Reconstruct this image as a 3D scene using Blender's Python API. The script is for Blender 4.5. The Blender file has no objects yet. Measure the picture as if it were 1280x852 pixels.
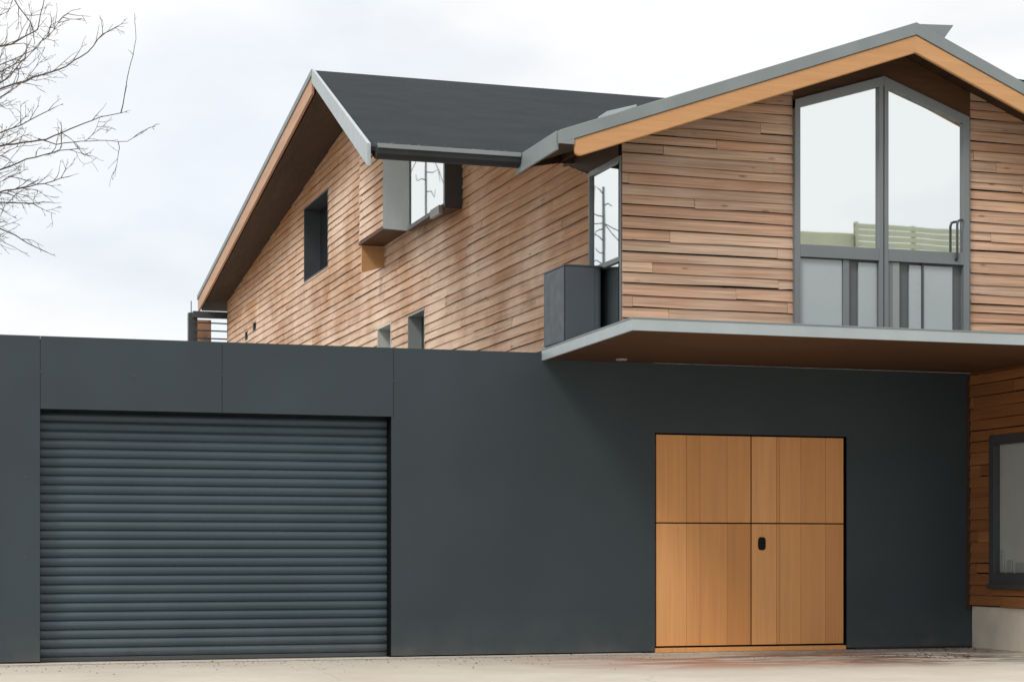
import bpy, bmesh, math, random
from mathutils import Vector, Matrix
rnd = random.Random(7)
sc = bpy.context.scene
col = sc.collection
R = math.radians

# ------------------------------------------------------------------ materials
def new_mat(name):
    m = bpy.data.materials.new(name); m.use_nodes = True
    nt = m.node_tree; b = nt.nodes['Principled BSDF']
    return m, nt, b

def N(nt, t, **kw):
    n = nt.nodes.new(t)
    for k, v in kw.items():
        if k in n.inputs: n.inputs[k].default_value = v
        else: setattr(n, k, v)
    return n

def mixc(nt, fac, a, b, mode='MIX'):
    n = nt.nodes.new('ShaderNodeMix'); n.data_type = 'RGBA'; n.blend_type = mode
    for sock, v in ((0, fac), (6, a), (7, b)):
        if hasattr(v, 'links'): nt.links.new(v, n.inputs[sock])
        elif sock == 0: n.inputs[0].default_value = v
        else: n.inputs[sock].default_value = (*v, 1)
    return n.outputs[2]

def ramp(nt, src, pts):
    r = nt.nodes.new('ShaderNodeValToRGB'); e = r.color_ramp.elements
    while len(e) < len(pts): e.new(0.5)
    for i, (p, c) in enumerate(pts):
        e[i].position = p; e[i].color = (*c, 1) if isinstance(c, tuple) else (c, c, c, 1)
    nt.links.new(src, r.inputs[0]); return r.outputs[0]

def noise(nt, scale, detail=4, rough=.55, vscale=(1, 1, 1), off=None, dist=0):
    tc = nt.nodes.new('ShaderNodeTexCoord'); mp = nt.nodes.new('ShaderNodeMapping')
    mp.inputs['Scale'].default_value = vscale
    nt.links.new(tc.outputs['Object'], mp.inputs[0])
    src = mp.outputs[0]
    if off is not None:
        ad = nt.nodes.new('ShaderNodeVectorMath'); ad.operation = 'ADD'
        nt.links.new(src, ad.inputs[0]); nt.links.new(off, ad.inputs[1]); src = ad.outputs[0]
    n = N(nt, 'ShaderNodeTexNoise', Scale=scale, Detail=detail, Roughness=rough, Distortion=dist)
    nt.links.new(src, n.inputs['Vector']); return n.outputs[0]

def bump(nt, b, h, strength=.3, dist=.01):
    n = N(nt, 'ShaderNodeBump', Strength=strength, Distance=dist)
    nt.links.new(h, n.inputs['Height']); nt.links.new(n.outputs[0], b.inputs['Normal'])

def painted(name, c, rough=.5, var=.12, scale=1.5, bump_s=.05, metallic=0, streak=True, splash=None, spec=.5, oil=0):
    m, nt, b = new_mat(name)
    n1 = noise(nt, scale, 5)
    c1 = tuple(x * (1 - var) for x in c); c2 = tuple(min(1, x * (1 + var)) for x in c)
    k = mixc(nt, ramp(nt, n1, [(.3, 0.), (.7, 1.)]), c1, c2)
    if streak:
        n2 = noise(nt, 1, 5, .6, (5, 5, .35))
        k = mixc(nt, ramp(nt, n2, [(.5, 0.), (.8, .35)]), k, tuple(x * .75 + .01 for x in c))
    if splash:                                       # dust thrown up from the ground
        tc = nt.nodes.new('ShaderNodeTexCoord'); sx = nt.nodes.new('ShaderNodeSeparateXYZ'); nt.links.new(tc.outputs['Object'], sx.inputs[0])
        hz = ramp(nt, sx.outputs[2], [(.02, .75), (.16, .28), (.55, 0.)])
        mu = nt.nodes.new('ShaderNodeMath'); mu.operation = 'MULTIPLY'; nt.links.new(hz, mu.inputs[0])
        nt.links.new(ramp(nt, noise(nt, 3, 7, .7), [(.35, .15), (.7, 1.)]), mu.inputs[1])
        k = mixc(nt, mu.outputs[0], k, splash)
    b.inputs['Specular IOR Level'].default_value = spec
    nt.links.new(k, b.inputs['Base Color'])
    r = ramp(nt, noise(nt, scale * 4, 3), [(.3, max(.05, rough - .08)), (.7, min(1, rough + .08))])
    nt.links.new(r, b.inputs['Roughness']); b.inputs['Metallic'].default_value = metallic
    if oil: bump(nt, b, noise(nt, 1.1, 2), oil, .05)
    elif bump_s: bump(nt, b, noise(nt, 60, 3), bump_s, .004)
    return m

def wood(name, cols, axis, along=.5, across=14, rough=.72, grain=.52, weather=None, wfac=.5, attr=True, spec=.3, roof_lines=None):
    """cols: list of linear colours picked per board by the 'tone' attribute; axis = grain direction."""
    m, nt, b = new_mat(name)
    b.inputs['Roughness'].default_value = rough
    b.inputs['Specular IOR Level'].default_value = spec
    at = nt.nodes.new('ShaderNodeVertexColor'); at.layer_name = 'tone'
    sp = nt.nodes.new('ShaderNodeSeparateColor'); nt.links.new(at.outputs[0], sp.inputs[0])
    n = len(cols)
    base = ramp(nt, sp.outputs[0], [(i / (n - 1), c) for i, c in enumerate(cols)])
    vs = [across] * 3; vs[axis] = along
    cx = nt.nodes.new('ShaderNodeCombineXYZ')
    for i in range(3):
        mu = nt.nodes.new('ShaderNodeMath'); mu.operation = 'MULTIPLY'; mu.inputs[1].default_value = 41 + 17 * i
        nt.links.new(sp.outputs[1], mu.inputs[0]); nt.links.new(mu.outputs[0], cx.inputs[i])
    g = noise(nt, 1, 7, .65, tuple(vs), cx.outputs[0], .6)
    vs2 = [across * 5] * 3; vs2[axis] = along * 2.5
    g2 = noise(nt, 1, 4, .6, tuple(vs2), cx.outputs[0])
    k = mixc(nt, ramp(nt, g, [(.38, 0.), (.66, grain)]), base, (.13, .055, .024))
    k = mixc(nt, ramp(nt, g2, [(.45, 0.), (.75, grain * 1.0)]), k, (.16, .08, .04))
    if weather:
        w = noise(nt, .55, 4, .6)
        wf = ramp(nt, w, [(.36, .12), (.64, wfac)])
        if roof_lines:                                  # boards paler away from the roof line, redder close under it
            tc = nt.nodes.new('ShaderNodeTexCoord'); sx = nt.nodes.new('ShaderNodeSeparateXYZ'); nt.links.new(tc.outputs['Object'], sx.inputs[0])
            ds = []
            for c0, cy in roof_lines:
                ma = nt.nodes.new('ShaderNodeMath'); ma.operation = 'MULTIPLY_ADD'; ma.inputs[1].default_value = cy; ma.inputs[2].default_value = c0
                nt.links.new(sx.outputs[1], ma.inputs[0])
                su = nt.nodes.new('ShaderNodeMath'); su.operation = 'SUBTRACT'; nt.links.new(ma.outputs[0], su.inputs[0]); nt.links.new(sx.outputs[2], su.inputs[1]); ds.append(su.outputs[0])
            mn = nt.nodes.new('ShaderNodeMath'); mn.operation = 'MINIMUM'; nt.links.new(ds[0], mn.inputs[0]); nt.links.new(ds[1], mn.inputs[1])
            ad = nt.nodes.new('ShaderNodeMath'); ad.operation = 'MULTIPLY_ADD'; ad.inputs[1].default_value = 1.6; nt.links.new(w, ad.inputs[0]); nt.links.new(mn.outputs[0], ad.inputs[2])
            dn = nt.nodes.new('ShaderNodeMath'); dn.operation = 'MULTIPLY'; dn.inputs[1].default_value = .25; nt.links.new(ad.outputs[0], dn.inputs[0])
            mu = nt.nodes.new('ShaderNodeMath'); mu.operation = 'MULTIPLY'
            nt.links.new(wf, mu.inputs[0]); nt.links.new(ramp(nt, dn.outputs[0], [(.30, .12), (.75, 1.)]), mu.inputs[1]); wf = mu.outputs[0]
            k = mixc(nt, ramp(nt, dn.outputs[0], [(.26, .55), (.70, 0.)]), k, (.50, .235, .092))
        k = mixc(nt, wf, k, weather)
        vs3 = [3.] * 3; vs3[axis] = .5
        w2 = noise(nt, 1, 4, .6, tuple(vs3), cx.outputs[0])
        k = mixc(nt, ramp(nt, w2, [(.55, 0.), (.75, .35)]), k, (.38, .255, .175))
        vo = nt.nodes.new('ShaderNodeTexVoronoi'); vo.inputs['Scale'].default_value = 1
        tc = nt.nodes.new('ShaderNodeTexCoord'); mp = nt.nodes.new('ShaderNodeMapping'); v4 = [6.5] * 3; v4[axis] = 1.9; mp.inputs['Scale'].default_value = v4
        ad = nt.nodes.new('ShaderNodeVectorMath'); ad.operation = 'ADD'
        nt.links.new(tc.outputs['Object'], mp.inputs[0]); nt.links.new(mp.outputs[0], ad.inputs[0]); nt.links.new(cx.outputs[0], ad.inputs[1]); nt.links.new(ad.outputs[0], vo.inputs['Vector'])
        k = mixc(nt, ramp(nt, vo.outputs['Distance'], [(.05, .7), (.13, 0.)]), k, (.12, .06, .03))
        vs5 = [60.] * 3; vs5[axis] = 1.1
        fs = noise(nt, 1, 3, .6, tuple(vs5), cx.outputs[0])
        k = mixc(nt, ramp(nt, fs, [(.50, 0.), (.70, .5)]), k, (.20, .11, .06))
        k = mixc(nt, ramp(nt, fs, [(.30, .3), (.46, 0.)]), k, (.80, .57, .41))
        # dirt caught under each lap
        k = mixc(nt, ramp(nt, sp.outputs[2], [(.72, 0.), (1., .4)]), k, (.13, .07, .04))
    nt.links.new(k, b.inputs['Base Color'])
    bump(nt, b, g2, .25, .004)
    return m

def glass_mat(name, dark=(.03, .035, .035), refl=.8, tint=(.93, .97, .97), wav=.015):
    m = bpy.data.materials.new(name); m.use_nodes = True; nt = m.node_tree; nt.nodes.clear()
    o = nt.nodes.new('ShaderNodeOutputMaterial'); mx = nt.nodes.new('ShaderNodeMixShader')
    d = N(nt, 'ShaderNodeBsdfDiffuse', Color=(*dark, 1)); g = N(nt, 'ShaderNodeBsdfGlossy', Color=(*tint, 1), Roughness=.015)
    bp = N(nt, 'ShaderNodeBump', Strength=wav, Distance=.02)
    nt.links.new(noise(nt, 1.3, 1), bp.inputs['Height']); nt.links.new(bp.outputs[0], g.inputs['Normal'])
    mx.inputs[0].default_value = refl
    nt.links.new(d.outputs[0], mx.inputs[1]); nt.links.new(g.outputs[0], mx.inputs[2]); nt.links.new(mx.outputs[0], o.inputs[0])
    return m

M = {}
FRONT = [(0.419, 0.183, 0.081), (0.589, 0.328, 0.185), (0.459, 0.309, 0.204), (0.699, 0.367, 0.181), (0.400, 0.256, 0.167), (0.729, 0.482, 0.307), (0.619, 0.280, 0.131), (0.519, 0.367, 0.249), (0.729, 0.405, 0.230), (0.480, 0.241, 0.126)]
SIDE = [(0.430, 0.188, 0.077), (0.570, 0.304, 0.149), (0.489, 0.246, 0.118), (0.649, 0.367, 0.190), (0.540, 0.328, 0.194), (0.470, 0.207, 0.081), (0.680, 0.454, 0.289), (0.610, 0.333, 0.167)]
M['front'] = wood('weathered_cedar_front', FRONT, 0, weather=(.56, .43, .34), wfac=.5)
M['side'] = wood('weathered_cedar_side', SIDE, 1, weather=(.84, .645, .50), wfac=.8, roof_lines=((5.93 - .326 * .78, .326), (9.86 + .116 * 12.83, -.116)))
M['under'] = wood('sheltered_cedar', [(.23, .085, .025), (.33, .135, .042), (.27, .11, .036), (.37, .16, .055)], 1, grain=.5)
M['door'] = wood('oiled_larch_door', [(.57, .25, .078), (.69, .33, .12), (.62, .285, .095), (.74, .37, .145), (.66, .31, .105)], 2, along=.35, across=10, rough=.5, grain=.14)
M['barge'] = wood('larch_barge', [(.50, .26, .11), (.56, .31, .14)], 0, along=.5, across=8, rough=.55, grain=.16)
M['bargey'] = wood('larch_barge_side', [(.48, .28, .17), (.54, .33, .21)], 1, along=.5, across=8, rough=.6, grain=.2)
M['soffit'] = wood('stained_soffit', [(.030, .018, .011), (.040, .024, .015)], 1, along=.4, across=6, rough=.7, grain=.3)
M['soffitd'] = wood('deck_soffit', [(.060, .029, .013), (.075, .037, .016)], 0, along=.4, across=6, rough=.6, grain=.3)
M['dark'] = painted('dark_cavity', (.007, .007, .007), .95, streak=False, spec=.05)
M['panel'] = painted('slate_grey_cladding', (.034, .047, .0545), .52, .12, .7, .03, splash=(.11, .105, .095), spec=.28, oil=.12)
M['shutter'] = painted('shutter_paint', (.034, .056, .069), .42, .14, .8, .0, splash=(.11, .11, .105), spec=.45)
M['frame'] = painted('frame_grey', (.16, .173, .18), .45, .05, 2, .03)
M['framed'] = painted('frame_dark', (.05, .055, .06), .45, .05, 2, .03)
M['trim'] = painted('roof_trim_grey', (.19, .215, .22), .5, .08, 2, .04)
M['triml'] = painted('rim_grey', (.33, .375, .385), .45, .06, 1.5, .03)
M['gutter'] = painted('gutter_black', (.014, .016, .018), .7, .1, 2, .02)
M['cab'] = painted('cabinet_grey', (.050, .061, .073), .5, .08, 2, .03)
M['infill'] = painted('spandrel_grey', (.36, .40, .41), .32, .03, 1, .0, streak=False)
M['slot'] = painted('slot_grey', (.095, .102, .106), .5, .05, 2, .03)
M['reveal'] = painted('reveal_grey', (.25, .27, .26), .55, .06, 2, .03)
M['revealp'] = painted('reveal_pale', (.55, .56, .52), .55, .06, 2, .03)
M['plinth'] = painted('plinth_render', (.62, .56, .47), .85, .12, 2.5, .35)
M['black'] = painted('handle_black', (.007, .008, .008), .6, streak=False, spec=.15)
M['steel'] = painted('steel_grey', (.05, .055, .06), .5, streak=False)
M['pale'] = painted('pale_green_cladding', (.48, .50, .36), .6, .1, 1)
M['blind'] = painted('blind_cloth', (.34, .37, .36), .8, .06, 2)
M['glass'] = glass_mat('window_glass', refl=.86)
M['glassd'] = glass_mat('shaded_glass', (.02, .022, .024), .22)

def roof_mat():
    m, nt, b = new_mat('roof_felt')
    k = mixc(nt, ramp(nt, noise(nt, 1.2, 5), [(.3, 0.), (.7, 1.)]), (.016, .020, .022), (.025, .029, .031))
    k = mixc(nt, ramp(nt, noise(nt, 30, 4), [(.55, 0.), (.75, .6)]), k, (.055, .058, .058))
    # lichen and grit gathering near the eaves
    k = mixc(nt, ramp(nt, noise(nt, 7, 6, .7), [(.60, 0.), (.70, .7)]), k, (.025, .028, .03))
    nt.links.new(k, b.inputs['Base Color']); b.inputs['Roughness'].default_value = .9; b.inputs['Specular IOR Level'].default_value = .12
    bump(nt, b, noise(nt, 90, 4), .4, .006)
    return m
M['roof'] = roof_mat()

def bark_mat():
    m, nt, b = new_mat('bark')
    nt.links.new(mixc(nt, noise(nt, 14, 4), (.065, .05, .04), (.17, .135, .105)), b.inputs['Base Color'])
    b.inputs['Roughness'].default_value = .9
    return m
M['bark'] = bark_mat()

def concrete_mat():
    m, nt, b = new_mat('pale_concrete')
    k = mixc(nt, ramp(nt, noise(nt, .8, 6, .6), [(.3, 0.), (.7, 1.)]), (.44, .385, .315), (.54, .485, .405))
    k = mixc(nt, ramp(nt, noise(nt, 9, 6, .7), [(.52, 0.), (.75, .45)]), k, (.35, .30, .24))
    k = mixc(nt, ramp(nt, noise(nt, 120, 2), [(.62, 0.), (.72, .5)]), k, (.30, .27, .23))
    vo = nt.nodes.new('ShaderNodeTexVoronoi'); vo.feature = 'DISTANCE_TO_EDGE'; vo.inputs['Scale'].default_value = .33
    wc = nt.nodes.new('ShaderNodeTexCoord'); wa = nt.nodes.new('ShaderNodeMix'); wa.data_type = 'VECTOR'; wa.inputs[0].default_value = .12
    wnz = N(nt, 'ShaderNodeTexNoise', Scale=1.8, Detail=5); nt.links.new(wc.outputs['Object'], wnz.inputs['Vector'])
    nt.links.new(wc.outputs['Object'], wa.inputs[4]); nt.links.new(wnz.outputs[1], wa.inputs[5]); nt.links.new(wa.outputs[1], vo.inputs['Vector'])
    k = mixc(nt, ramp(nt, vo.outputs['Distance'], [(.0006, .22), (.003, 0.)]), k, (.16, .135, .11))
    # rusty and damp marks in front of the wooden door: mask in plan
    tc = nt.nodes.new('ShaderNodeTexCoord'); sx = nt.nodes.new('ShaderNodeSeparateXYZ'); nt.links.new(tc.outputs['Object'], sx.inputs[0])
    def mask(sock, a, b_, c, d):
        lo = N(nt, 'ShaderNodeMapRange'); lo.inputs[1].default_value = a; lo.inputs[2].default_value = b_
        hi = N(nt, 'ShaderNodeMapRange'); hi.inputs[1].default_value = d; hi.inputs[2].default_value = c
        nt.links.new(sock, lo.inputs[0]); nt.links.new(sock, hi.inputs[0])
        mu = nt.nodes.new('ShaderNodeMath'); mu.operation = 'MULTIPLY'
        nt.links.new(lo.outputs[0], mu.inputs[0]); nt.links.new(hi.outputs[0], mu.inputs[1]); return mu.outputs[0]
    def mul(a, b_):
        mu = nt.nodes.new('ShaderNodeMath'); mu.operation = 'MULTIPLY'; nt.links.new(a, mu.inputs[0]); nt.links.new(b_, mu.inputs[1]); return mu.outputs[0]
    rust = mul(mul(mask(sx.outputs[0], 6.4, 8.5, 10.6, 12.0), mask(sx.outputs[1], 18.2, 19.6, 20.9, 21.7)),
               ramp(nt, noise(nt, 1, 6, .65, (.55, 1.5, 1), dist=.8), [(.40, 0.), (.55, .95)]))
    k = mixc(nt, rust, k, (.34, .13, .06))
    damp = mul(mul(mask(sx.outputs[0], 8.6, 10.9, 12.2, 14.2), mask(sx.outputs[1], 18.2, 19.5, 20.9, 21.9)),
               ramp(nt, noise(nt, 1, 7, .72, (.9, 1.9, 1), dist=1.2), [(.44, 0.), (.54, .95)]))
    k = mixc(nt, damp, k, (.085, .062, .05))
    nt.links.new(k, b.inputs['Base Color']); b.inputs['Roughness'].default_value = .88
    bump(nt, b, noise(nt, 45, 5), .35, .006)
    return m
M['concrete'] = concrete_mat()
M['ground'] = painted('gravelly_ground', (.34, .31, .26), .95, .25, .4, .4, streak=False)

# ------------------------------------------------------------------ mesh helpers
class MB:
    def __init__(s): s.v, s.f, s.mi, s.t = [], [], [], []      # t: per-face list of corner tones
    def face(s, pts, mi=0, tone=None):
        i = len(s.v); s.v += [tuple(p) for p in pts]; s.f.append(tuple(range(i, i + len(pts)))); s.mi.append(mi)
        s.t.append(tone or [(.5, .5, 0)] * len(pts))
    def hexa(s, b, t, mi=0, tb=None, tt=None):
        """b: 4 bottom points, t: 4 top points, same winding"""
        tb = tb or (.5, .5, 0); tt = tt or tb
        s.face(b[::-1], mi, [tb] * 4); s.face(t, mi, [tt] * 4)
        for i in range(4):
            j = (i + 1) % 4; s.face([b[i], b[j], t[j], t[i]], mi, [tb, tb, tt, tt])
    def box(s, x0, x1, y0, y1, z0, z1, mi=0, tone=None):
        s.hexa([(x0, y0, z0), (x1, y0, z0), (x1, y1, z0), (x0, y1, z0)], [(x0, y0, z1), (x1, y0, z1), (x1, y1, z1), (x0, y1, z1)], mi, tone)
    def prism(s, poly, d, mi=0, tone=None):
        """extrude a planar polygon (list of 3-D points) by vector d"""
        d = Vector(d); a = [Vector(p) for p in poly]; b = [p + d for p in a]; n = len(a); tn = tone or (.5, .5, 0)
        s.face(a[::-1], mi, [tn] * n); s.face(b, mi, [tn] * n)
        for i in range(n):
            j = (i + 1) % n; s.face([a[i], a[j], b[j], b[i]], mi, [tn] * 4)
    def tube(s, pts, rads, n=6, mi=0):
        rings = []
        for i, p in enumerate(pts):
            p = Vector(p); a = Vector(pts[max(0, i - 1)]); c = Vector(pts[min(len(pts) - 1, i + 1)])
            t = (c - a); t = t.normalized() if t.length > 1e-9 else Vector((0, 0, 1))
            u = t.cross(Vector((.3, .9, .2))); u = u.normalized() if u.length > 1e-3 else t.orthogonal().normalized(); w = t.cross(u)
            rings.append([p + (u * math.cos(2 * math.pi * k / n) + w * math.sin(2 * math.pi * k / n)) * rads[i] for k in range(n)])
        base = len(s.v)
        for r in rings: s.v += [tuple(q) for q in r]
        for i in range(len(rings) - 1):
            for k in range(n):
                k2 = (k + 1) % n
                s.f.append((base + i * n + k, base + i * n + k2, base + (i + 1) * n + k2, base + (i + 1) * n + k)); s.mi.append(mi); s.t.append([(.5, .5, 0)] * 4)
        for ring, rev in ((0, 1), (len(rings) - 1, 0)):
            idx = [base + ring * n + k for k in range(n)]
            s.f.append(tuple(idx[::-1] if rev else idx)); s.mi.append(mi); s.t.append([(.5, .5, 0)] * n)
    def build(s, name, mats, parent=None, bevel=0, cuts=(), smooth=False, merge=True):
        me = bpy.data.meshes.new(name); me.from_pydata(s.v, [], s.f)
        for m in (mats if isinstance(mats, (list, tuple)) else [mats]): me.materials.append(m)
        me.polygons.foreach_set('material_index', s.mi)
        ca = me.color_attributes.new('tone', 'FLOAT_COLOR', 'CORNER'); i = 0
        for t in s.t:
            for q in t: ca.data[i].color = (*q, 1); i += 1
        bm = bmesh.new(); bm.from_mesh(me)
        if merge: bmesh.ops.remove_doubles(bm, verts=bm.verts, dist=1e-5)
        for co, no in cuts:                       # cut away what lies on the normal's side, and cap
            geom = bm.verts[:] + bm.edges[:] + bm.faces[:]
            bmesh.ops.bisect_plane(bm, geom=geom, plane_co=co, plane_no=no, clear_outer=True)
        bmesh.ops.recalc_face_normals(bm, faces=bm.faces)
        bm.to_mesh(me); bm.free()
        if smooth:
            for p in me.polygons: p.use_smooth = True
        o = bpy.data.objects.new(name, me); col.objects.link(o)
        if parent:
            o.parent = parent
            w = parent.location.copy(); p = parent.parent
            while p: w += p.location; p = p.parent
            me.transform(Matrix.Translation(-w))
        if bevel:
            bv = o.modifiers.new('bevel', 'BEVEL'); bv.width = bevel; bv.segments = 2; bv.limit_method = 'ANGLE'
        return o

def thing(name, loc, label, cat, group=None):
    o = bpy.data.objects.new(name, None); col.objects.link(o); o.location = loc; o.empty_display_size = .3
    o['label'] = label; o['category'] = cat
    if group: o['group'] = group
    return o

def tone(z=0.): return (rnd.random(), rnd.random(), z)

def intervals(a0, a1, z0, z1, openings):
    iv = [(a0, a1)]
    for (b0, b1, c0, c1) in openings:
        if c1 <= z0 + .012 or c0 >= z1 - .012: continue
        out = []
        for (p, q) in iv:
            if b1 <= p or b0 >= q: out.append((p, q)); continue
            if b0 > p: out.append((p, b0))
            if b1 < q: out.append((b1, q))
        iv = out
    return [(p, q) for p, q in iv if q - p > .02]

def boards(mb, P, a0, a1, z0, z1, openings, h=(.115, .15), length=(1.6, 4.2), proud=.024, wob=.010, core=.12, cores=True, gmax=.015):
    """lap boards. P(a, e, z) maps along / outward / up into the world"""
    zs = [z0]
    while zs[-1] < z1: zs.append(min(z1, zs[-1] + rnd.uniform(*h)))
    cut = sorted({c for o in openings for c in o[2:] if z0 < c < z1})
    for k in range(len(zs) - 1):
        bands = [zs[k]] + [c for c in cut if zs[k] + .01 < c < zs[k + 1] - .01] + [zs[k + 1]]
        off = rnd.uniform(0, 3)
        joints = [a0 - off]
        while joints[-1] < a1: joints.append(joints[-1] + rnd.uniform(*length))
        tones = [tone() for _ in joints]; eo = [rnd.uniform(-.004, .006) for _ in joints]; gap = [rnd.uniform(.002, gmax) for _ in joints]
        for bi in range(len(bands) - 1):
            b0, b1 = bands[bi], bands[bi + 1]
            f0 = (b0 - zs[k]) / (zs[k + 1] - zs[k]); f1 = (b1 - zs[k]) / (zs[k + 1] - zs[k])
            for (p, q) in intervals(a0, a1, b0, b1, openings):
                for ji in range(len(joints) - 1):
                    s0 = max(p, joints[ji] + .002); s1 = min(q, joints[ji + 1] - .002)
                    if s1 - s0 < .02: continue
                    n = max(1, int((s1 - s0) / .55)); t = tones[ji]
                    e0 = proud + eo[ji] - f0 * .018; e1 = proud + eo[ji] - f1 * .016
                    zb = [b0 + ((gap[ji] + rnd.uniform(-wob, wob) * .7) if bi == 0 else 0) for _ in range(n + 1)]
                    tb = (t[0], t[1], f0); tt = (t[0], t[1], f1)
                    for i in range(n):
                        u0 = s0 + (s1 - s0) * i / n; u1 = s0 + (s1 - s0) * (i + 1) / n
                        mb.face([P(u0, e0, zb[i]), P(u1, e0, zb[i + 1]), P(u1, e1, b1), P(u0, e1, b1)], 0, [tb, tb, tt, tt])
                        mb.face([P(u0, -.004, zb[i]), P(u1, -.004, zb[i + 1]), P(u1, e0, zb[i + 1]), P(u0, e0, zb[i])], 0, [tb] * 4)
                    for u, zz in ((s0, zb[0]), (s1, zb[-1])):
                        mb.face([P(u, -.004, zz), P(u, e0, zz), P(u, e1, b1), P(u, -.004, b1)], 0, [tb, tb, tt, tt])
                    mb.face([P(s0, -.004, b1), P(s1, -.004, b1), P(s1, e1, b1), P(s0, e1, b1)], 0, [tt] * 4)
    if cores:
        bands = [z0] + cut + [z1]
        for i in range(len(bands) - 1):
            for (p, q) in intervals(a0, a1, bands[i], bands[i + 1], openings):
                A = [P(p, -.006, bands[i]), P(q, -.006, bands[i]), P(q, -core, bands[i]), P(p, -core, bands[i])]
                B = [P(p, -.006, bands[i + 1]), P(q, -.006, bands[i + 1]), P(q, -core, bands[i + 1]), P(p, -core, bands[i + 1])]
                mb.hexa(A, B, 1)

# ------------------------------------------------------------------ key dimensions (metres)
YG, XW, YC, YR, XR = 21.92, 7.95, 20.57, 19.93, 13.35     # garage front, house side wall, gable wall, roof front edge, lower right wall
ZP, ZD = 3.68, 3.71                                        # parapet top, deck top
XE, ZE, XA, ZA = 6.95, 5.93, 11.404, 7.50                  # gable roof: left eave, apex (top surface)
SL = (ZA - ZE) / (XA - XE); SRT = .412; XE2 = 15.6
YE = 21.35                                                 # eave of the rear wing
YRD, ZRD = 33.4, 9.86                                      # ridge of the rear wing
SF = (ZRD - ZE) / (YRD - YE); SB = .116

# ------------------------------------------------------------------ ground
mb = MB(); mb.face([(-400, -300, 0), (400, -300, 0), (400, 700, 0), (-400, 700, 0)])
o = mb.build('ground', M['ground']); o['kind'] = 'structure'
mb = MB(); mb.face([(-14, 2, .004), (30, 2, .004), (30, YG + 1, .004), (-14, YG + 1, .004)])
o = mb.build('forecourt', M['concrete']); o['kind'] = 'structure'
mb = MB(); mb.face([(-3, YG - .34, .008), (8.7, YG - .34, .008), (8.7, YG, .008), (-3, YG, .008)])
M['strip'] = painted('worn_threshold_concrete', (.52, .465, .39), .9, .14, 3, .3, streak=False)
o = mb.build('threshold_strip', M['strip']); o['kind'] = 'structure'

# ------------------------------------------------------------------ garage
gar = thing('garage', (5.2, YG, 0), 'flat-roofed slate grey garage block with smooth panel cladding, shutter and wooden door', 'garage')
SX0, SX1, SZ = 1.46, 5.52, 2.862
DX0, DX1, DZ = 8.89, 11.545, 2.735
g = .004
def pan(pts):
    m_ = MB(); m_.prism([(x, YG, z) for x, z in pts], (0, .03, 0)); m_.build('wall_panel', M['panel'], gar, bevel=.002)
def rect(x0, x1, z0, z1): pan([(x0 + g / 2, z0), (x1 - g / 2, z0), (x1 - g / 2, z1), (x0 + g / 2, z1)])
rect(-3.4, -.6, .022, ZP); rect(-.6, SX0, .022, ZP); rect(SX0, 3.505, SZ, ZP); rect(3.505, 5.545, SZ, ZP)
pan([(SX1, .022), (DX0, .022), (DX0, DZ), (DX1, DZ), (DX1, .022), (XR + .3, .022), (XR + .3, 3.6), (7.44, 3.6), (7.44, ZP), (5.547, ZP), (5.547, SZ - .002), (SX1, SZ - .002)])
mb = MB()   # core, jambs, coping, roof
for a, b, c, d in ((-3.4, SX0, 0, ZP - .03), (SX0, SX1, SZ + .02, ZP - .03), (SX1, DX0, 0, ZP - .03), (DX0, DX1, DZ + .001, ZP - .09), (DX1, XR + .3, 0, ZP - .09)):
    mb.box(a, b, YG + .032, YG + .34, c, d)
mb.box(-3.3, 13.6, YG + .45, YG + .5, 0, 3.29)  # unseen dark partition, added to block sky light leaking through door gaps
mb.build('wall_core', M['dark'], gar)
mb = MB()
mb.box(-3.4, 7.9, YG + .35, 27.5, 3.30, 3.40)
M['ballast'] = painted('pale_roof_ballast', (.50, .47, .43), .95, .2, 3, .5, streak=False)  # unseen roof surface, made pale to bounce light onto the side wall
mb.build('flat_roof', M['ballast'], gar)
mb = MB()
mb.box(-3.4, 7.9, 27.5, 27.75, 0, ZP - .02); mb.box(-3.4, -3.2, YG + .36, 27.49, 0, ZP - .02)
mb.build('rear_wall', M['panel'], gar)
# roller shutter
mb = MB(); n = 27; hs = (SZ - .08) / n; yb = YG + .21
prof = [(0, -.002), (.10, -.015), (.28, -.026), (.46, -.031), (.60, -.031), (.75, -.026), (.90, -.014), (1, -.002)]
for i in range(n):
    z0 = .06 + i * hs; dy = rnd.uniform(-.003, .003)
    for (u, a), (w, b) in zip(prof[:-1], prof[1:]):
        mb.face([(SX0 + .010, yb + a + dy, z0 + u * hs), (SX1 - .014, yb + a + dy, z0 + u * hs), (SX1 - .014, yb + b + dy, z0 + w * hs), (SX0 + .010, yb + b + dy, z0 + w * hs)])
sh = mb.build('roller_shutter', M['shutter'], gar, merge=False)
mb = MB(); mb.box(SX0 + .008, SX1 - .012, yb - .02, yb + .03, .012, .058); mb.build('bottom_bar', M['framed'], sh, bevel=.004)
for xa in (SX0 - .024, SX1 - .012):
    mb = MB(); mb.box(xa + .001, xa + .033, YG + .12, YG + .30, .004, SZ); mb.build('guide_rail', M['dark'], sh, bevel=.003)
mb = MB(); mb.box(SX0 + .011, SX1 - .015, YG + .24, YG + .33, SZ - .045, SZ + .01); mb.build('head_rail', M['gutter'], sh)
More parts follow.
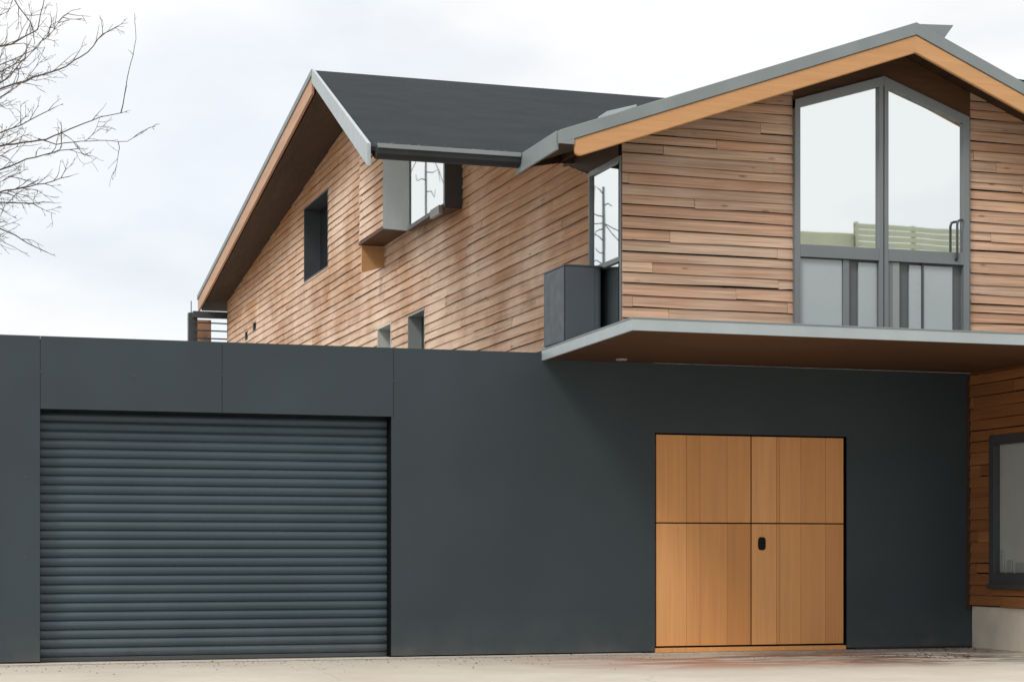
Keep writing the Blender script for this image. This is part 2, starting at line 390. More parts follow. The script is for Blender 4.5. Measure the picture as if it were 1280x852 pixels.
# wooden door: four leaves in a dark rebate
mb = MB(); mb.box(DX0, DX1, YG + .075, YG + .12, .0, DZ)
door = mb.build('timber_door', M['dark'], gar)
XM, ZM = 10.207, 1.618
for (x0, x1, seams) in ((DX0 + .022, XM - .008, (9.32, 9.505, 9.875)), (XM + .008, DX1 - .040, (10.56, 10.605, 10.90, 11.25))):
    for (z0, z1) in ((.085, ZM - .008), (ZM + .008, DZ - .02)):
        mb = MB(); xs = [x0] + list(seams) + [x1]
        for a, b in zip(xs[:-1], xs[1:]):
            mb.box(a + .0016, b - .0016, YG + .022, YG + .06, z0, z1, 0, tone())
        mb.build('door_leaf', M['door'], door, bevel=.002)
mb = MB()
ov = [(10.352 + .052 * math.copysign(abs(math.cos(t)) ** .55, math.cos(t)), YG + .021, 1.362 + .082 * math.copysign(abs(math.sin(t)) ** .55, math.sin(t))) for t in [2 * math.pi * i / 28 for i in range(28)]]
mb.prism(ov, (0, -.012, 0)); mb.build('door_pull', M['black'], door, bevel=.004)
mb = MB(); mb.box(DX0, DX1 - .03, YG - .035, YG + .07, .006, .062, 0, (.9, .3, 0))
mb.build('threshold', M['door'], door, bevel=.006)
for bx, bz in ((1.465, 3.28), (3.505, 3.30), (5.545, 3.29), (2.5, 3.26), (1.30, 1.2), (1.30, 2.1)):
    mb = MB(); mb.prism([(bx + .012 * math.cos(t), YG - .001, bz + .012 * math.sin(t)) for t in [math.pi * i / 5 for i in range(10)]], (0, -.005, 0))
    mb.build('fixing_screw', M['framed'], gar)
mb = MB(); mb.box(DX1 + .1, XR - .02, YG - .05, YG - .002, .006, .03); mb.build('base_flashing', M['gutter'], gar)
mb = MB(); mb.box(XR - .06, XR - .004, YG - .022, YG - .001, .5, 3.55); mb.build('corner_trim', M['soffit'], gar)

# ------------------------------------------------------------------ timber house
hou = thing('timber_house', (XW, YC, 0), 'gabled house clad in weathered horizontal cedar boards with dark felt roofs, above the grey garage', 'house')
PX = lambda a, e, z: (a, YC - e, z)            # front gable wall (a along X, out towards -Y)
PY = lambda a, e, z: (XW - e, a, z)            # side wall (a along Y, out towards -X)
# gable wall
WX0, WX1 = 10.10, 12.515
nl = Vector((-SL, 0, 1)).normalized(); nr = Vector((SRT, 0, 1)).normalized()
for a, b in ((XW - .02, WX0), (WX1, 14.95)):
    mb = MB(); boards(mb, PX, a, b, ZD, 7.3, [], h=(.105, .145))
    mb.build('gable_wall', [M['front'], M['dark']], hou, cuts=[((XE, 0, ZE - .13), nl), ((XA, 0, ZA - .13), nr)])
# side wall, front stretch under the gable roof and long stretch under the rear wing
SWY = (YC + .014, 21.69)
ops = [(YC - 1, SWY[1], 3, 9.9), (36.61, 38.95, 6.85, 8.40), (31.54, 32.52, 4.2, 5.19), (29.34, 30.40, 4.2, 5.16), (44.6, 45.0, 6.5, 6.72), (45.75, 46.1, 6.4, 6.62)]
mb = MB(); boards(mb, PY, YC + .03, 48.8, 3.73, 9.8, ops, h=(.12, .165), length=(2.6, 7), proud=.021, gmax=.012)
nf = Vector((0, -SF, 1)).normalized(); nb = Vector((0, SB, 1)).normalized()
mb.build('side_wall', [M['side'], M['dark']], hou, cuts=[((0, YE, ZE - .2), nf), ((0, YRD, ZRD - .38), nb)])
mb = MB(); mb.prism([(XW - .012, YC + .03, 5.858), (XW - .012, SWY[1], 5.858), (XW - .012, 22.72, 6.14), (XW - .012, YC + .03, 6.15)], (.05, 0, 0)); mb.build('shade_filler', M['soffit'], hou)  # dark filler over the window; its colour stands in for eave shadow
mb = MB(); mb.box(XW + .02, XW + .15, 27.8, 48.8, 0, 3.39); mb.box(XW, 17, 48.8, 48.95, 0, 7.55); mb.build('rear_wall', M['panel'], hou)

# main gable roof
def roof_slab(mb, top, th, mi=0): mb.prism([(p[0], p[1], p[2] - th) for p in top], (0, 0, th), mi)
yv = YE + (ZA - ZE) / SF
mb = MB()
roof_slab(mb, [(XE, YR, ZE), (XA, YR, ZA), (XA, yv + .2, ZA), (XE, YE + .15, ZE)], .035)
zr = ZA - SRT * (XE2 - XA)
roof_slab(mb, [(XA, YR, ZA), (XE2, YR, zr), (XE2, yv - .5, zr), (XA, yv + .2, ZA)], .035)
rf = mb.build('gable_roof', M['roof'], hou)
mb = MB()
def under(x0, x1, y0, y1, a, b, mi=0):          # strip following the roof from a to b below its top
    for (p, q) in ((x0, min(x1, XA)), (max(x0, XA), x1)):
        if q - p < .01: continue
        zz = lambda x: ZE + SL * (x - XE) if x <= XA + 1e-6 else ZA - SRT * (x - XA)
        mb.hexa([(p, y0, zz(p) - b), (q, y0, zz(q) - b), (q, y1, zz(q) - b), (p, y1, zz(p) - b)],
                [(p, y0, zz(p) - a), (q, y0, zz(q) - a), (q, y1, zz(q) - a), (p, y1, zz(p) - a)], mi, tone())
under(XE + .02, XE2 - .02, YR + .06, YE - .02, .037, .125); under(7.75, XE2 - .02, YE - .018, 22.3, .037, .125)
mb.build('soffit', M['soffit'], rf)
mb = MB(); under(XE - .01, XE2, YR - .02, YR + .05, -.012, .135); mb.build('roof_trim', M['trim'], rf, bevel=.006)
mb = MB(); under(XA, XE2, YR - .005, YR + .045, .137, .345)
bz = lambda x, t: ZE + SL * (x - XE) - t
tip = [(7.20, .345), (7.165, .335), (7.135, .31), (7.12, .275), (7.115, .137)]
mb.prism([(XA, YR - .005, bz(XA, .137)), (XA, YR - .005, bz(XA, .345))] + [(x, YR - .005, bz(x, t)) for x, t in tip], (0, .05, 0), 0, (.35, .2, 0))
# rounded lower tip of the barge board is a small extra lug
mb.build('barge_board', M['barge'], rf, bevel=.012)
mb = MB()       # eave fascia running back
mb.box(XE - .03, XE - .002, YR + .055, YE + .1, ZE - .20, ZE + .012)
mb.build('eave_fascia', M['trim'], rf, bevel=.005)
mb = MB(); mb.box(XE - .03, XE + .16, YR - .018, YR + .0, ZE - .14, ZE - .02)
mb.build('eave_stop', M['trim'], rf)
mb = MB(); mb.prism([(XA - .02, YR + .03, ZA + .005), (XA + .525, YR + .03, ZA + .035), (XA + .37, YR + .03, ZA - .17), (XA + .05, YR + .03, ZA - .05)], (0, 3.5, 0))
mb.build('ridge_cowl', M['trim'], rf, bevel=.004)
mb = MB(); mb.prism([(12.66, YR + .3, 7.06), (13.7, YR + .3, 6.99), (13.7, YR + .3, 6.50), (12.75, YR + .3, 6.93)], (0, 2.2, 0))
mb.build('rooflight', M['roof'], rf, bevel=.004)
mb = MB(); mb.prism([(7.50, YR - .019, 6.13), (7.85, YR - .019, 6.262), (7.85, YR - .019, 6.285), (7.50, YR - .019, 6.185)], (0, .3, 0))
mb.build('flashing_patch', M['triml'], rf)

# rear wing roof: angled verge from F over the ridge R down to B
F, Rg, B = Vector((5.13, YE, ZE)), Vector((6.99, YRD, ZRD)), Vector((7.37, 49.9, ZRD - SB * (49.9 - YRD)))
XEND = 17.
mb = MB()
yn = YE + .9; zn = ZE + .9 * SF
roof_slab(mb, [F, (XE - .01, YE, ZE), (7.78, yn, zn), (XEND, yn, zn), (XEND, YRD, ZRD), Rg], .05)
rw = mb.build('rear_roof', M['roof'], hou)
mb = MB(); roof_slab(mb, [Rg, (XEND, YRD, ZRD), (XEND, 49.9, B.z), B], .05); mb.build('back_slope', M['roof'], rw)
mb = MB()
roof_slab(mb, [F + Vector((.05, .0, -.054)), (XE - .02, YE, ZE - .054), (7.78, yn, zn - .054), (XEND, yn, zn - .054), (XEND, YRD, ZRD - .054), Rg + Vector((.05, 0, -.054))], .09)
roof_slab(mb, [Rg + Vector((.05, 0, -.054)), (XEND, YRD, ZRD - .054), (XEND, 49.8, B.z - .054), B + Vector((.05, -.1, -.054))], .32)
mb.build('soffit', M['soffit'], rw)
def verge(a, b, w0, w1, t0, t1, mat, name):      # board along the verge, from t0 to t1 below the top, w0..w1 outward in X
    m_ = MB(); A, C_ = Vector(a), Vector(b)
    q = lambda p, w, t: (p.x - w, p.y, p.z - t)
    m_.hexa([q(A, w0, t1), q(A, w1, t1), q(C_, w1, t1), q(C_, w0, t1)], [q(A, w0, t0), q(A, w1, t0), q(C_, w1, t0), q(C_, w0, t0)], 0, (.6, .4, 0))
    return m_.build(name, mat, rw, bevel=.005)
verge(F + Vector((0, -.02, 0)), Rg, .003, .05, -.03, .23, M['triml'], 'verge_trim')
verge(Rg + Vector((0, .004, 0)), B, .003, .055, -.025, .09, M['trim'], 'verge_trim')
verge(Rg + Vector((0, .10, 0)), B, -.02, .03, .092, .40, M['bargey'], 'barge_board')
# moss and grit lodged above the gutter
mb = MB()
for i in range(230):
    x = rnd.uniform(F.x + .1, XE - .05); t = min(.9, abs(rnd.gauss(0, .22))); y = YE + .02 + t; z = ZE + (y - YE) * SF; r_ = rnd.uniform(.008, .03) * (1.2 - t)
    if x < 5.13 + t * .16 + .06: continue
    n_ = 5; ring = [(x + r_ * 1.5 * math.cos(6.283 * k / n_ + i) * rnd.uniform(.6, 1.2), y + r_ * math.sin(6.283 * k / n_ + i), z - .004) for k in range(n_)]
    for k in range(n_): mb.face([ring[k], ring[(k + 1) % n_], (x, y, z + r_ * .7)])
M['moss'] = painted('grey_moss', (.065, .07, .062), .95, .5, 6, .3, streak=False)
o = mb.build('moss', M['moss'], rw, merge=False); o['kind'] = 'stuff'
# gutter along the eave
mb = MB()
gp = [(YE - .002, ZE - .012), (YE - .055, ZE - .018), (YE - .125, ZE + .005), (YE - .13, ZE - .02), (YE - .115, ZE - .10), (YE - .06, ZE - .14), (YE - .002, ZE - .145)]
mb.prism([(F.x + .05, y, z) for y, z in gp], (XE - .04 - F.x - .05, 0, 0))
mb.build('gutter', M['gutter'], rw, bevel=.004)
mb = MB(); mb.box(F.x + .05, XE - .04, YE - .142, YE - .10, ZE - .038, ZE + .012); mb.build('gutter_lip', M['trim'], rw, bevel=.004)

# gable window
GY = YC + .02
YW, FX1, XM_ = YC - .06, 12.46, 11.285
def window_frame(bars, poly_bars, name, mat, parent, y0, y1):
    m_ = MB()
    for (a, b, c, d) in bars: m_.box(a, b, y0, y1, c, d)
    for p in poly_bars: m_.prism([(x, y0, z) for x, z in p], (0, y1 - y0, 0))
    return m_.build(name, mat, parent, bevel=.004)
top = lambda x: (6.635 + (x - WX0) * .31) if x <= XM_ else (6.995 - (x - XM_) * .345)
fl, fr = WX0 + .07, FX1 - .08
bars = [(fr, FX1, ZD, top(FX1)), (XM_ - .066, XM_ - .008, ZD, 6.96), (XM_ + .006, XM_ + .062, ZD, 6.96),
        (fl, XM_ - .067, 4.77, 4.92), (XM_ + .063, fr, 4.77, 4.92), (fl, XM_ - .067, ZD, ZD + .06), (XM_ + .063, fr, ZD, ZD + .06)]
gf = window_frame(bars, [], 'gable_window', M['frame'], hou, YW - .03, YW + .06)
m_ = MB(); m_.box(WX0, fl, YW - .03, YC + .06, ZD, top(WX0)); m_.build('stile', M['frame'], gf, bevel=.004)
pb = [[(WX0, top(WX0)), (XM_, top(XM_)), (XM_, top(XM_) - .115), (WX0, top(WX0) - .105)],
      [(XM_ + .0001, top(XM_)), (FX1, top(FX1)), (FX1, top(FX1) - .105), (XM_ + .0001, top(XM_) - .115)]]
for p in pb: window_frame([], [p], 'head_frame', M['frame'], gf, YW - .034, YW + .055)
m_ = MB(); m_.box(XM_ - .0079, XM_ + .0059, YW - .005, YW + .05, ZD, 6.9); m_.build('mullion_gap', M['framed'], gf)
for a, b in ((fl - .01, XM_ - .06), (XM_ + .055, fr + .01)):
    m_ = MB(); m_.face([(a, YW + .02, 4.88), (b, YW + .02, 4.88), (b, YW + .02, top(b) - .08), (a, YW + .02, top(a) - .08)]); m_.build('pane', M['glass'], gf)
# lower band: spandrel panels, dark slots, thin mullions
m_ = MB(); m_.box(fl + .001, fr - .001, YW + .045, YW + .055, ZD + .02, 4.80); m_.build('back_panel', M['slot'], gf)
for a, b in ((fl + .012, 10.745), (10.965, XM_ - .072), (11.655, 11.82), (11.845, 12.25)):
    m_ = MB(); m_.box(a, b, YW + .018, YW + .043, ZD + .061, 4.745 if a > 10.9 else 4.76); m_.build('spandrel_panel', M['infill'], gf, bevel=.003)
for a, b, mt in ((10.75, 10.83, 'frame'), (11.33, 11.42, 'frame'), (11.42, 11.51, 'reveal'), (11.822, 11.843, 'framed')):
    m_ = MB(); m_.box(a, b, YW + .0, YW + .043, ZD + .061, 4.765); m_.build('slim_mullion', M[mt], gf, bevel=.003)
m_ = MB(); m_.tube([(12.27, YW - .035, 4.82), (12.27, YW - .06, 4.86), (12.27, YW - .06, 5.26), (12.285, YW - .06, 5.30), (12.32, YW - .06, 5.315), (12.36, YW - .03, 5.315)], [.016] * 6, 8)
m_.build('pull_handle', M['framed'], gf, smooth=True)
m_ = MB(); m_.box(WX1 - .03, WX1 - .001, YC - .02, YC + .06, ZD, top(WX1)); m_.build('jamb_lining', M['frame'], gf)
# header trim above the window
m_ = MB()
zz = lambda x: (ZE + SL * (x - XE) if x <= XA else ZA - SRT * (x - XA)) - .135
m_.prism([(WX0 + .001, YC - .015, top(WX0) - .06), (XM_, YC - .015, top(XM_) - .06), (WX1 - .001, YC - .015, top(WX1) - .06), (WX1 - .001, YC - .015, zz(WX1)), (XA, YC - .015, zz(XA)), (WX0 + .001, YC - .015, zz(WX0))], (0, .08, 0), 0, (.3, .3, 0))
m_.build('header_board', M['soffitd'], gf)
# side window by the corner (faces left)
def xframe(name, y0, y1, z0, z1, w, x0, x1, mat, extra=()):
    m_ = MB()
    for a, b, c, d in ((y0, y0 + w, z0, z1), (y1 - w, y1, z0, z1), (y0 + w, y1 - w, z1 - w, z1), (y0 + w, y1 - w, z0, z0 + w)) + tuple(extra): m_.box(x0, x1, a, b, c, d)
    return m_.build(name, M[mat], hou, bevel=.004)
def xpane(f, y0, y1, z0, z1, x, mat='glass'):
    m_ = MB(); m_.face([(x, y0, z0), (x, y1, z0), (x, y1, z1), (x, y0, z1)]); m_.build('pane', M[mat], f)
sw = xframe('side_window', SWY[0], SWY[1], ZD, 5.855, .055, XW - .03, XW + .05, 'frame', [(SWY[0] + .055, SWY[1] - .055, 4.63, 4.69)])
xpane(sw, SWY[0] + .04, SWY[1] - .04, 4.65, 5.82, XW + .0); xpane(sw, SWY[0] + .04, SWY[1] - .04, ZD + .03, 4.66, XW + .0)
# oriel window: boarded cheek at the far end, splayed grey panel, pane, grey post and boarded return at the near end
XB = 7.515
rc = [((0, YE, ZE - .15), nf)]
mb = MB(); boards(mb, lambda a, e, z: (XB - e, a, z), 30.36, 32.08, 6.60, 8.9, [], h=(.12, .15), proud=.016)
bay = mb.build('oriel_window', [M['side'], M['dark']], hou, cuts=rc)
m_ = MB(); m_.prism([(XB - .02, 30.35, 6.565), (7.69, 29.40, 6.385), (7.69, 29.40, 9), (XB - .02, 30.35, 9)], (.05, .02, 0)); m_.build('splayed_panel', M['reveal'], bay, cuts=rc)
m_ = MB(); m_.hexa([(XB - .02, 32.1, 6.55), (7.94, 32.1, 6.55), (7.94, 30.36, 6.55), (XB - .02, 30.36, 6.55)], [(XB - .02, 32.1, 6.598), (7.94, 32.1, 6.598), (7.94, 30.36, 6.598), (XB - .02, 30.36, 6.598)])
m_.prism([(XB - .005, 30.355, 6.55), (7.70, 29.40, 6.37), (7.67, 27.2, 6.37), (7.94, 27.2, 6.37), (7.94, 30.355, 6.55)], (0, 0, .012))
m_.build('oriel_soffit', M['soffitd'], bay)
m_ = MB(); m_.prism([(XB + .02, 32.02, 6.548), (7.94, 32.02, 6.548), (7.94, 32.02, 6.20), (XB + .02, 32.02, 6.08)], (0, .06, 0), 0, (.9, .2, 0)); m_.build('bracket', M['barge'], bay)
m_ = MB(); m_.box(7.66, 7.76, 27.29, 29.39, 6.385, 6.45); m_.build('sill', M['framed'], bay, bevel=.004)
m_ = MB(); m_.box(7.665, 7.945, 27.20, 27.285, 6.385, 9); m_.build('near_jamb', M['framed'], bay, cuts=rc)
m_ = MB(); m_.box(7.60, 7.659, 27.3, 27.8, 6.30, 6.43); m_.build('sill_block', M['reveal'], bay, bevel=.004)
m_ = MB(); m_.face([(7.71, 27.27, 6.44), (7.71, 29.41, 6.44), (7.71, 29.41, 9), (7.71, 27.27, 9)]); m_.build('pane', M['glass'], bay, cuts=rc)
# recessed window and slit windows in the side wall
def recess(name, y0, y1, z0, z1, d, mat):
    m_ = MB(); e = .02
    m_.box(XW - e, XW + d, y1 - .03, y1 - .001, z0, z1); m_.box(XW - e, XW + d, y0 + .001, y0 + .03, z0, z1)
    m_.box(XW - e, XW + d, y0 + .03, y1 - .03, z1 - .03, z1 - .001); m_.box(XW - e, XW + d, y0 + .03, y1 - .03, z0 + .001, z0 + .03)
    f = m_.build(name, M[mat], hou)
    xpane(f, y0 + .02, y1 - .02, z0 + .02, z1 - .02, XW + d - .01, 'glassd'); return f
recess('recessed_window', 36.61, 38.95, 6.85, 8.40, .33, 'framed')
recess('slit_window', 31.54, 32.52, 4.2, 5.19, .22, 'revealp')
recess('slit_window', 29.34, 30.40, 4.2, 5.16, .22, 'reveal')
recess('wall_vent', 44.6, 45.0, 6.5, 6.72, .1, 'dark' if 0 else 'framed'); recess('wall_vent', 45.75, 46.1, 6.4, 6.62, .1, 'framed')

# balcony deck
mb = MB(); XD0, XD1, YD = 7.30, 15.6, 18.63
XDB = 7.415                                                # the deck's left edge splays slightly towards the wall
def deck(mb, o, yf, z0, z1):
    q = [(XD0 + o, yf), (XD1, yf), (XD1, YG - .002), (XDB + o, YG - .002)]
    mb.hexa([(x, y, z0) for x, y in q], [(x, y, z1) for x, y in q], 0, (.4, .3, 0))
deck(mb, .02, YD + .02, 3.615, 3.70)
dk = mb.build('balcony_deck', M['framed'], hou)
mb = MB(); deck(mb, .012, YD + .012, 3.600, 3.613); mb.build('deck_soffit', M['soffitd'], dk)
def rim(mb, w0, w1, z0, z1):
    q = [(XD0 - w0, YD - w0), (XD0 - w0, YD - w0)]
    A = [(XD0 - w0, YD - w0), (XD1, YD - w0), (XD1, YD + w1), (XD0 + w1, YD + w1)]
    B = [(XD0 - w0, YD - w0), (XD0 + w1, YD + w1), (XDB + w1, YG - .002), (XDB - w0, YG - .002)]
    for q in (A, B): mb.hexa([(x, y, z0) for x, y in q], [(x, y, z1) for x, y in q])
mb = MB(); rim(mb, .012, .018, 3.585, 3.705); mb.build('deck_rim', M['triml'], dk)
mb = MB(); rim(mb, .018, .03, 3.707, 3.7215); mb.build('rim_cap', M['trim'], dk)
mb = MB(); mb.prism([(8.32 + .07 * math.cos(t), 21.6 + .07 * math.sin(t), 3.586) for t in [math.pi * i / 10 for i in range(20)]], (0, 0, .0135)); mb.build('downlight', M['triml'], dk)

# lower right wall carrying the deck
PR = lambda a, e, z: (XR - e, a, z)
LWY = (20.05, 21.40)
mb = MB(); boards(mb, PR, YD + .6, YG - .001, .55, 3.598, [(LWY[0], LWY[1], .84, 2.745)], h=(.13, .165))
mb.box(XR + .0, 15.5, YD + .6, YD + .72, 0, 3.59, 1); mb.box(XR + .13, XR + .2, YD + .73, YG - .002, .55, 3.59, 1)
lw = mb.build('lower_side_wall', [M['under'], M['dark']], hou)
mb = MB(); mb.box(XR + .02, XR + .3, YD + .55, YG - .002, 0, .548); mb.build('plinth', M['plinth'], lw, bevel=.008)
m_ = MB(); y0, y1, z0, z1, w = LWY[0], LWY[1], .84, 2.745, .12
for a, b, c, d in ((y0, y0 + w, z0, z1), (y1 - w, y1, z0, z1), (y0 + w, y1 - w, z1 - w, z1), (y0 + w, y1 - w, z0, z0 + .15)): m_.box(XR - .05, XR + .09, a, b, c, d)
lwf = m_.build('lower_window', M['framed'], lw, bevel=.004)
m_ = MB(); m_.box(XR - .09, XR - .03, y0, y1, .79, .85); m_.build('sill', M['framed'], lwf, bevel=.004)
m_ = MB(); m_.face([(XR + .04, y0 + .1, z0 + .1), (XR + .04, y1 - .1, z0 + .1), (XR + .04, y1 - .1, z1 - .1), (XR + .04, y0 + .1, z1 - .1)]); m_.build('blind', M['blind'], lwf)
for a, b, d in ((21.17, 21.26, .28), (20.98, 21.10, .16), (20.7, 20.9, .13)):
    m_ = MB(); m_.box(XR + .02, XR + .037, a, b, z0 + .151, z0 + .15 + d); m_.build('sill_pot', M['reveal'], lwf, bevel=.01)

# small metal balcony at the far end of the side wall
mb = MB(); mb.box(6.99, 8.4, 49.0, 50.3, 6.35, 6.45)
fb = mb.build('metal_balcony', M['steel'], hou)
def bar(a, b, r, name, mat='steel'):
    m_ = MB(); m_.tube([a, b], [r, r], 8); m_.build(name, M[mat], fb)
m_ = MB(); m_.box(7.0, 7.23, 49.2, 49.42, 6.45, 7.44); m_.build('post', M['steel'], fb, bevel=.01)
m_ = MB(); m_.box(7.1, 8.36, 49.1, 49.22, 7.30, 7.47); m_.build('top_rail', M['steel'], fb, bevel=.01)
for z in (6.78, 6.98, 7.18): bar((7.1, 49.15, z), (8.32, 49.15, z - .01), .018, 'rail')
m_ = MB(); m_.box(8.28, 8.36, 49.1, 49.2, 6.45, 7.3); m_.build('post', M['steel'], fb, bevel=.01)
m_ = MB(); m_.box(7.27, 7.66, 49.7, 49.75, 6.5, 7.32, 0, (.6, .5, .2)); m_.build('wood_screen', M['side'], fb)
bar((7.08, 49.3, 7.44), (7.08, 49.3, 7.75), .012, 'spike')

# ------------------------------------------------------------------ cabinet on the deck
cab = thing('storage_cabinet', (7.67, 21.48, ZD), 'dark grey metal cabinet standing on the balcony deck beside the corner window', 'cabinet')
CX0, CX1, CY0, CY1, CZ = 7.413, 7.915, 21.10, 21.86, 4.625
rr = .13
arc = [(CX1 - rr + rr * math.sin(t), CY0 + rr - rr * math.cos(t)) for t in [math.pi / 2 * i / 8 for i in range(9)]]
def plan(o, z): return [(CX0 + o, CY1 - o, z), (CX0 + o, CY0 + o, z)] + [(x - o, y + o, z) for x, y in arc] + [(CX1 - o, CY1 - o, z)]
mb = MB(); mb.prism(plan(.01, ZD), (0, 0, CZ - ZD)); mb.build('body', M['cab'], cab)
mb = MB(); mb.box(CX0 + .012, CX1 - rr - .004, CY0 - .002, CY0 + .0095, ZD + .03, CZ - .006); mb.build('door', M['cab'], cab, bevel=.004)
mb = MB(); mb.box(CX0 - .008, CX0 + .008, CY0 + .018, CY1 - .01, ZD + .03, CZ - .006); mb.build('side_panel', M['cab'], cab, bevel=.006)
mb = MB(); mb.prism(plan(-.008, CZ + .001), (0, 0, .016)); mb.build('lid', M['cab'], cab)

# ------------------------------------------------------------------ bare tree behind the garage, left of the frame
LIMBS = {
'a': [(-0.233, 6.09), (0.719, 7.203), (1.446, 7.639), (2.184, 7.789), (2.557, 7.98), (3.034, 8.204), (3.375, 8.293)],
'a2': [(3.375, 8.293), (3.47, 8.85), (3.60, 9.36), (3.60, 9.72)],
'a3': [(2.184, 7.789), (2.507, 7.734), (3.21, 7.831), (3.693, 7.837), (4.026, 8.053)],
'b': [(-0.233, 6.959), (0.719, 8.018), (1.446, 8.422), (2.097, 8.686), (2.47, 8.854), (2.795, 9.097), (3.034, 9.411), (3.223, 9.516)],
'c': [(-0.233, 7.455), (0.599, 8.385), (1.446, 8.801), (1.679, 8.971), (1.912, 9.293), (1.937, 9.499)],
'd': [(-0.233, 5.718), (0.719, 6.765), (1.446, 7.197), (1.863, 7.387), (2.37, 7.559), (2.657, 7.603)],
'e': [(-0.233, 5.47), (0.719, 6.451), (1.446, 6.932), (2.048, 7.069), (2.557, 7.239)],
'f': [(-0.233, 5.284), (0.719, 6.263), (1.446, 6.692), (1.814, 6.7), (2.234, 6.736)],
'g': [(-0.233, 5.097), (0.719, 6.263), (1.446, 6.44), (1.715, 6.327), (1.937, 6.199), (2.234, 6.074)],
'h': [(-0.233, 8.076), (0.599, 9.387), (1.324, 10.204), (1.544, 9.971), (1.715, 9.657), (1.912, 9.433), (1.949, 9.195)],
'i': [(-0.233, 7.952), (0.719, 9.146), (1.691, 9.478), (2.11, 9.767), (2.246, 10.415)],
'j': [(-0.233, 6.587), (0.84, 7.524), (1.446, 7.968), (1.814, 8.119), (2.122, 8.306), (2.37, 8.451)]}
def make_tree(loc, label, seed, twig_n=1.0):
    r = random.Random(seed)
    t = thing('bare_tree', loc, label, 'tree')
    tx, ty = loc[0], loc[1]
    trunk, limbs, tw = MB(), MB(), MB()
    trunk.tube([(tx, ty, 0), (tx + .03, ty, .4), (tx - .03, ty + .03, 2.), (tx + .02, ty, 4.), (tx, ty, 5.8), (tx - .02, ty, 8.2), (tx + .05, ty, 10.2), (tx, ty, 11.8)], [.24, .19, .165, .145, .12, .075, .04, .012], 10)
    def fine(pts, k, j=1.0):                               # smooth a guide line with small kinks
        out = []
        for i in range(len(pts) - 1):
            a, b = Vector(pts[i]), Vector(pts[i + 1]); m = max(2, int((b - a).length / k))
            for q in range(m): out.append(a.lerp(b, q / m) + Vector((r.gauss(0, .012), r.gauss(0, .03), r.gauss(0, .012))) * j)
        out.append(Vector(pts[-1])); return out
    def twig(p, d, L, rad, depth):
        n = max(3, int(L / .09)); pts = [p.copy()]; d = d.normalized()
        for i in range(n):
            d = (d + Vector((r.gauss(0, .16), r.gauss(0, .16), r.gauss(.015, .17)))).normalized(); pts.append(pts[-1] + d * (L / n))
        tw.tube(pts, [max(.0026, rad * (1 - .75 * i / n)) for i in range(n + 1)], 4)
        for i in range(1, n):
            if depth and r.random() < .52 * twig_n:
                ax = Vector((r.gauss(0, 1), r.gauss(0, 1), r.gauss(0, 1))).normalized()
                twig(pts[i], (d + ax * .85), L * r.uniform(.3, .62), rad * .62, depth - 1)
            elif r.random() < .12:
                q = pts[i]; tw.tube([q, q + Vector((r.gauss(0, .012), r.gauss(0, .012), r.uniform(-.015, .02)))], [.007, .003], 4)
    def limb(pts, r0, r1, dens, j=1.0):
        L = fine(pts, .12, j); n = len(L)
        limbs.tube(L, [r0 + (r1 - r0) * (i / (n - 1)) ** .6 for i in range(n)], 6)
        for i in range(2, n - 1):
            if r.random() < dens:
                d = (L[i + 1] - L[i - 1]).normalized(); ax = Vector((r.gauss(0, .6), r.gauss(0, .9), r.gauss(0, 1))).normalized()
                f = 1 - i / n
                if len(pts) == 4 and r0 < .02: f = -.2
                twig(L[i], d + ax * .9, r.uniform(.22, .5) + .5 * f, .0068, 2)
        twig(L[-1], L[-1] - L[-2], .16, .005, 1)
    ox, oy = tx + .233, ty
    side = 1
    for k, pts in LIMBS.items():
        dy = {'a2': None, 'a3': None}.get(k, r.uniform(-.9, .9))
        yo = LY['a'] if dy is None else dy; LY[k] = yo
        P3 = [(tx + (x + .233) * (.93 if k == 'a3' else .985), oy + yo * min(1, max(0, (x + .233) / 1.6)), z) for x, z in pts]
        limb(P3, .038 if dy is not None else .010, .006 if dy is not None else .004, .40 if k == 'a2' else .22 if k == 'a3' else (.52 if k in 'degfc' else .44), .5)
    for k, pts in list(LIMBS.items()) * 2:          # finer companions of the guide limbs
        if k in ('a2', 'a3', 'a'): continue
        yo = r.uniform(-1.3, 1.3); n = r.uniform(.6, .88); dz = r.uniform(-.22, .22)
        P3 = [(tx + (x + .233) * n, oy + yo * min(1, max(0, (x + .233) / 1.6)), z + dz * min(1, (x + .233) / 1.2)) for x, z in pts]
        limb(P3, .02, .004, .6)
    for i in range(9):                              # the rest of the crown, away from the picture
        a = r.uniform(math.pi * .55, math.pi * 1.45); z = r.uniform(4.6, 9); L = r.uniform(1.6, 2.8)
        p = Vector((tx, ty, z)); pts = [p + Vector((math.cos(a) * L * q, math.sin(a) * L * q, L * .55 * q ** .8)) for q in (0, .33, .66, 1)]
        limb(pts, .045, .008, .25)
    trunk.build('trunk', M['bark'], t, smooth=True); limbs.build('branches', M['bark'], t, smooth=True); tw.build('twigs', M['bark'], t, merge=False)
    return t
LY = {}
make_tree((-.233, 31., 0), 'leafless tree with thin grey twigs reaching in above the garage parapet', 11)

